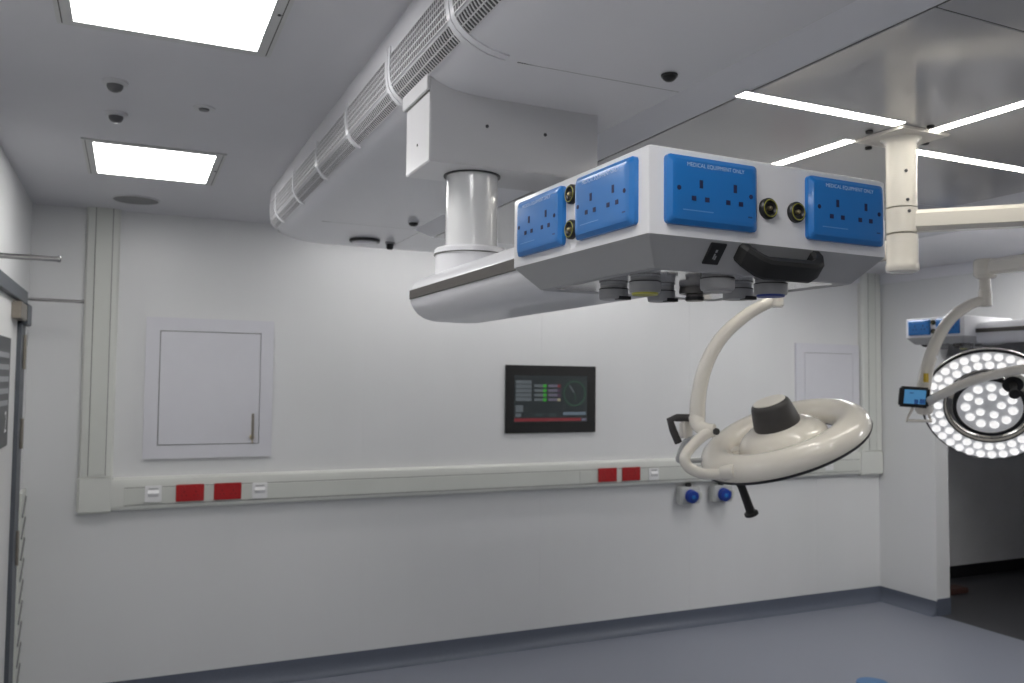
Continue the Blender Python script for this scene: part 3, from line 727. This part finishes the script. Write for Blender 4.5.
def lid(x0, x1):
    l = t.part('lid', MB().box((x0, YT - .003, -.684), (x1, YT + .002, -.598), .001, 1), M_TLID, smooth=0)
    g = MB()
    for z in (-.5945, -.6875): g.box((x0, YT - .0006, z - .0014), (x1, YT + .002, z + .0014))
    t.part('lid_groove', g, M_GROOVE, parent=l, smooth=0)
for a, b in ((-.012, 2.755), (2.758, 5.295)): lid(a, b)
for (a, b, g1, g2) in ((lx0, lx1, -.189, -.106), (5.34, 5.553, 5.40, 5.48)):
    l = t.part('lid', MB().box((g1 + .002, YT - .003, -.52), (g2 - .002, YT + .002, ZC - .004), .001, 1), M_TLID, smooth=0)
    g = MB()
    for x in (g1, g2): g.box((x - .0017, YT - .0006, -.524), (x + .0017, YT + .002, ZC - .001))
    t.part('lid_groove', g, M_GROOVE, parent=l, smooth=0)

# red double sockets and white switch plates, on the lid
YL = YT - .003
def red_socket(x, label):
    zc = -.632; w, h = .0725, .046
    q = Thing('red_socket', label, 'socket', (x, YL, zc), group='red sockets in the wall trunking')
    b = q.part('plate', MB().box((x - w, YL - .011, zc - h), (x + w, YL, zc + h), .003, 2), M_RED, smooth=30)
    for gx in (-.030, .030):
        q.part('rocker', MB().box((x + gx - .006, YL - .0135, zc + .022), (x + gx + .006, YL - .010, zc + .036), .001, 1), M_RED, parent=b, smooth=0)
        for (dx, dz, a, c) in ((0, .006, .0022, .0045), (-.011, -.014, .0035, .0024), (.011, -.014, .0035, .0024)):
            q.part('pin_hole', MB().box((x + gx + dx - a, YL - .0118, zc + dz - c), (x + gx + dx + a, YL - .0105, zc + dz + c)), M_REDD, parent=b, smooth=0)
for x, l in ((.3165, 'red double socket in the trunking below the left hatch, left of the pair'),
             (.513, 'red double socket in the trunking below the left hatch, right of the pair'),
             (2.968, 'red double socket in the trunking below the black monitor, left of the pair'),
             (3.157, 'red double socket in the trunking below the black monitor, right of the pair'),
             (4.50, 'red socket hidden behind the cream lamp ring in the right trunking'),
             (4.694, 'red socket peeking out under the cream lamp ring in the right trunking')):
    red_socket(x, l)
def switch(x, z, label, h=.0445):
    q = Thing('switch_plate', label, 'switch', (x, YL, z), group='white switch plates in the wall trunking')
    b = q.part('plate', MB().box((x - .042, YL - .009, z - h), (x + .042, YL, z + h), .003, 2), M_SWITCH, smooth=30)
    f = MB().hull([(x - .027, YL - .009, z + .020), (x + .027, YL - .009, z + .020), (x + .027, YL - .011, z - .014), (x - .027, YL - .011, z - .014),
                   (x - .027, YL - .020, z + .004), (x + .027, YL - .020, z + .004)], [(0, 1, 5, 4), (4, 5, 2, 3), (0, 4, 3), (1, 2, 5), (0, 3, 2, 1)])
    q.part('rocker', f, M_SWITCH, parent=b, smooth=0)
    q.part('label_bar', MB().box((x - .024, YL - .0098, z + .024), (x + .024, YL - .0088, z + .031)), M_OUTLET, parent=b, smooth=0)
switch(.131, -.630, 'white switch plate left of the left pair of red sockets')
switch(.686, -.636, 'white switch plate right of the left pair of red sockets')
switch(3.342, -.640, 'white switch plate right of the red sockets below the monitor', .041)
switch(4.965, -.628, 'white switch plate below the far hatch, right of the lamp ring', .041)

# blue industrial sockets below the trunking
def industrial(x, label):
    z = -.800
    q = Thing('industrial_socket', label, 'socket', (x, 5.0, z), group='blue industrial sockets under the trunking')
    q.part('box', MB().box((x - .085, 4.935, z - .062), (x + .085, 5.0, z + .058), .008, 3), M_INDBOX)
    q.part('gland', MB().lathe([(0, 0), (.022, 0), (.022, .03), (.016, .034), (0, .034)], (x, 4.966, z + .052), n=16), M_BLACK)
    ax = Vector((-.06, -.98, -.14)).normalized()
    f = q.part('flange', MB().lathe([(0, -.01), (.045, -.01), (.047, .008), (.041, .011), (.039, .028), (.045, .030), (.045, .039), (.040, .042), (0, .043)], (x - .004, 4.935, z - .004), ax, n=32), M_INDBLUE, label='blue round socket with hinged lid')
    q.part('lid_hub', MB().lathe([(0, .042), (.016, .042), (.013, .048), (0, .049)], (x - .004, 4.935, z - .004), ax, n=20), M_BLUE, parent=f)
    q.part('lid_lever', MB().box((x + .044, 4.892, z - .03), (x + .070, 4.938, z + .024), .006, 2), M_TLID)
industrial(3.652, 'blue industrial socket box under the trunking, left of the two')
industrial(3.938, 'blue industrial socket box under the trunking, right of the two')

# ------------------------------------------------------------------ hatches, monitor
def hatch(x0, x1, z0, z1, dx0, dx1, dz0, dz1, label, lever_right=True):
    q = Thing('access_hatch', label, 'hatch', ((x0 + x1) / 2, 5.0, z0), group='white wall hatches')
    yf = 4.980
    f = MB()
    for lo, hi in (((x0, z0), (x1, dz0)), ((x0, dz1), (x1, z1)), ((x0, dz0), (dx0, dz1)), ((dx1, dz0), (x1, dz1))):
        f.box((lo[0], yf, lo[1]), (hi[0], 5.0, hi[1]))
    q.part('frame', f, M_HATCH, smooth=0)
    q.part('door_gap', MB().box((dx0, 4.994, dz0), (dx1, 5.0, dz1)), M_GROOVE, smooth=0)
    d = q.part('door', MB().box((dx0 + .004, yf - .002, dz0 + .004), (dx1 - .004, 4.994, dz1 - .004), .0015, 1), M_HATCH, smooth=0)
    xl = dx1 - .040 if lever_right else dx0 + .040
    zl = dz0 + .038
    h = MB().lathe([(0, 0), (.013, 0), (.013, .008), (.007, .010), (.007, .028), (0, .028)], (xl, yf - .002, zl), (0, -1, 0), n=18)
    q.part('lever_rose', h, M_BRASS, parent=d)
    q.part('lever_handle', MB().box((xl - .007, yf - .034, zl - .012), (xl + .007, yf - .024, zl + .135), .003, 2), M_HINGE, parent=d, label='thin upright lever handle')
    q.part('key', MB().box((xl - .003, yf - .022, zl - .034), (xl + .003, yf - .018, zl - .010)), M_BRASS, parent=d, smooth=0)
hatch(.072, .750, -.447, .328, .143, .680, -.374, .256, 'square white wall hatch with upright lever, on the left beside the tall trunking')
hatch(4.675, 5.328, -.445, .315, 4.755, 5.260, -.372, .244, 'square white wall hatch partly behind the lamp, on the right', False)

q = Thing('wall_monitor', 'black wall monitor showing green and red status bars and a dial', 'monitor', (2.56, 5.0, -.344))
mx0, mx1, mz0, mz1 = 2.2245, 2.8985, -.3435, .1025
YM = 4.985
body = q.part('bezel', MB().box((mx0, YM, mz0), (mx1, 5.0, mz1), .003, 2), M_BEZEL, smooth=30)
def uv(x, y): return (mx0 + (x - 45) / 765 * (mx1 - mx0), mz1 - (y - 40) / 588 * (mz1 - mz0))
def tile(name, x0, y0, x1, y1, m, par, lay=1):
    a = uv(x0, y1); b = uv(x1, y0)
    return q.part(name, MB().box((a[0], YM - .0006 * lay, a[1]), (b[0], YM + .0003, b[1])), m, parent=par, smooth=0)
L_BASE = lcd('lcd_base', (.016, .021, .023)); L_GREY = lcd('lcd_grey', (.085, .098, .108)); L_LINE = lcd('lcd_line', (.035, .042, .045))
L_GRN = lcd('lcd_green', (.035, .23, .03)); L_LIL = lcd('lcd_lilac', (.095, .09, .12)); L_REDL = lcd('lcd_red', (.15, .022, .028))
L_PUR = lcd('lcd_purple', (.055, .03, .06)); L_CRM = lcd('lcd_cream', (.22, .20, .14)); L_RING = lcd('lcd_ring_green', (.03, .085, .05)); L_BLU = lcd('lcd_blue_grey', (.10, .13, .16))
L_DIM = lcd('lcd_dim', (.028, .04, .042))
dsp = tile('display', 112, 128, 732, 532, L_BASE, None, 1)
for k in range(5):
    y = 170 + 37 * k; tile('list_button', 125, y, 255, y + 32, L_GREY, dsp, 2)
for k, y in enumerate((205, 246, 286, 326)):
    tile('status_bar', 278, y, 352, y + 24, L_GREY, dsp, 2); tile('status_end', 352, y - 2, 381, y + 27, L_GRN, dsp, 2)
    tile('status_bar', 395, y, 474, y + 24, L_LIL, dsp, 2); tile('status_end', 474, y, 500, y + 26, (L_REDL, L_PUR, L_PUR, L_CRM)[k], dsp, 2)
tile('square_button', 125, 385, 186, 446, L_GREY, dsp, 2)
tile('square_button', 125, 456, 170, 488, L_GREY, dsp, 2)
tile('blue_bar', 523, 446, 722, 474, L_BLU, dsp, 2)
tile('red_bar', 115, 499, 680, 526, L_REDL, dsp, 2)
tile('red_bar_end', 683, 502, 726, 526, L_LIL, dsp, 2)
tile('readout', 285, 455, 350, 486, L_DIM, dsp, 2); tile('readout', 402, 455, 470, 486, L_DIM, dsp, 2)
gx, gz = uv(622, 282)
q.part('dial_ring', MB().lathe([(.078, 0), (.085, 0), (.085, .0014), (.078, .0014)], (gx, YM, gz), (0, -1, 0), n=48), L_RING, parent=dsp, smooth=0)
q.part('dial_hand', MB(rot_frame((gx, YM, gz), (.80, 0, .60), (0, 1, 0), (-.60, 0, .80))).box((-.0035, -.0016, .008), (.0035, 0, .066)), L_GREY, parent=dsp, smooth=0)
q.part('dial_hand', MB(rot_frame((gx, YM, gz), (.80, 0, .60), (0, 1, 0), (.2, 0, -.98))).box((-.0025, -.0016, -.004), (.0025, 0, .05)), L_RING, parent=dsp, smooth=0)

# ------------------------------------------------------------------ left door, rods
FY0, FY1, FZ = 3.0, 4.60, .40
dr = struct('door_1', MB().box((XL, FY0 + .05, ZF), (XL + .012, FY1 - .16, FZ - .062), .001, 1), M_DOOR, label='white door leaf in a slate grey frame on the left wall')
fr = MB().box((XL, FY0, FZ - .062), (XL + .034, FY1, FZ), .003, 1).box((XL, FY1 - .17, ZF), (XL + .03, FY1 - .006, FZ - .02), .003, 1).box((XL, FY0, ZF), (XL + .03, FY0 + .06, FZ - .02), .003, 1)
frm = struct('door_frame', fr, M_FRAME, parent=dr, smooth=0)
for (z0, z1) in ((.03, .19), (-.34, -.20), (-.88, -.72)):
    struct('hinge', MB().lathe([(0, z0), (.009, z0), (.009, z1), (0, z1)], (XL + .034, FY1 - .075, 0), n=14), M_HINGE, parent=dr)
struct('door_closer', MB().box((XL + .012, FY1 - .40, .25), (XL + .05, FY1 - .17, .325), .004, 2), M_HINGE, parent=dr, label='dull metal door closer box')
struct('corner_block', MB().box((XL + .0, FY1 - .17, .235), (XL + .052, FY1 + .012, .335), .004, 2), M_FRAME, parent=dr)
nt_ = struct('notice', MB().box((XL + .012, 3.52, -.30), (XL + .017, 4.19, .16), .001, 1), M_NOTICE, parent=dr, label='charcoal notice with pale lines of print')
for z in (.085, .035, -.015, -.065, -.115):
    struct('print_line', MB().box((XL + .0168, 3.65, z - .011), (XL + .0178, 4.155, z + .011)), M_NPRINT, parent=nt_, smooth=0)
tb = text_mesh('2', .13)
tm = MB(); tm.add(tb, Matrix.Translation((XL + .0178, 4.10, -.20)) @ Matrix.Rotation(PI / 2, 4, 'Z') @ Matrix.Rotation(PI / 2, 4, 'X'))
struct('numeral', tm, M_SWITCH, parent=nt_, smooth=0)
for (y, z, xe, l) in ((2.985, .369, -.212, 'thin steel rod jutting from the left wall, nearer and higher in the photo'),
                      (4.74, .377, -.225, 'thin steel rod jutting from the left wall at the far door corner')):
    q = Thing('steel_rod', l, 'rod', (XL, y, z), group='steel rods jutting from the left wall')
    q.part('bar', MB().tube([(XL + .001, y, z), (xe - .004, y, z - .002)], .0085, 14), M_STEEL, smooth=60)
    q.part('end_cap', MB().lathe([(0, 0), (.010, 0), (.010, .006), (.007, .009), (0, .009)], (xe - .006, y, z - .002), (1, 0, 0), n=16), M_STEEL)
    q.part('end_screw', MB().lathe([(0, 0), (.003, 0), (.003, .004), (0, .004)], (xe - .004, y, z + .006), (0, 0, 1), n=10), M_SCREW)
q = Thing('slotted_rail', 'upright white rail with slanted slots low on the left wall', 'rail', (XL, 4.89, ZF))
q.part('strip', MB().box((XL, 4.79, ZF), (XL + .02, 4.985, -.58), .002, 1), M_TLID, smooth=0)
for k in range(10):
    z = -.66 - .105 * k
    M2 = Matrix.Translation((XL + .02, 4.888, z)) @ Matrix.Rotation(math.radians(30), 4, 'X')
    q.part('slot_shade_bar', MB(M2).box((-.002, -.080, -.010), (.006, .080, .010), .002, 1), M_SPEAK, smooth=0)  # dark grey bars paint in the shadowed edges of the slots

# ------------------------------------------------------------------ floor bits
single('floor_block', MB().box((6.20, 4.86, ZF), (6.42, 4.99, ZF + .045), .008, 2), M_BROWN, 'small red brown block on the dark floor beyond the wall end', 'block', (6.35, 4.92, ZF))
single('floor_disc', MB().lathe([(0, .012), (.075, .012), (.088, .009), (.092, 0), (0, 0)], (3.96, 3.62, ZF), n=40), M_BLUEDISC, 'round blue disc on the floor at the bottom edge of the photo', 'disc', (3.96, 3.62, ZF))
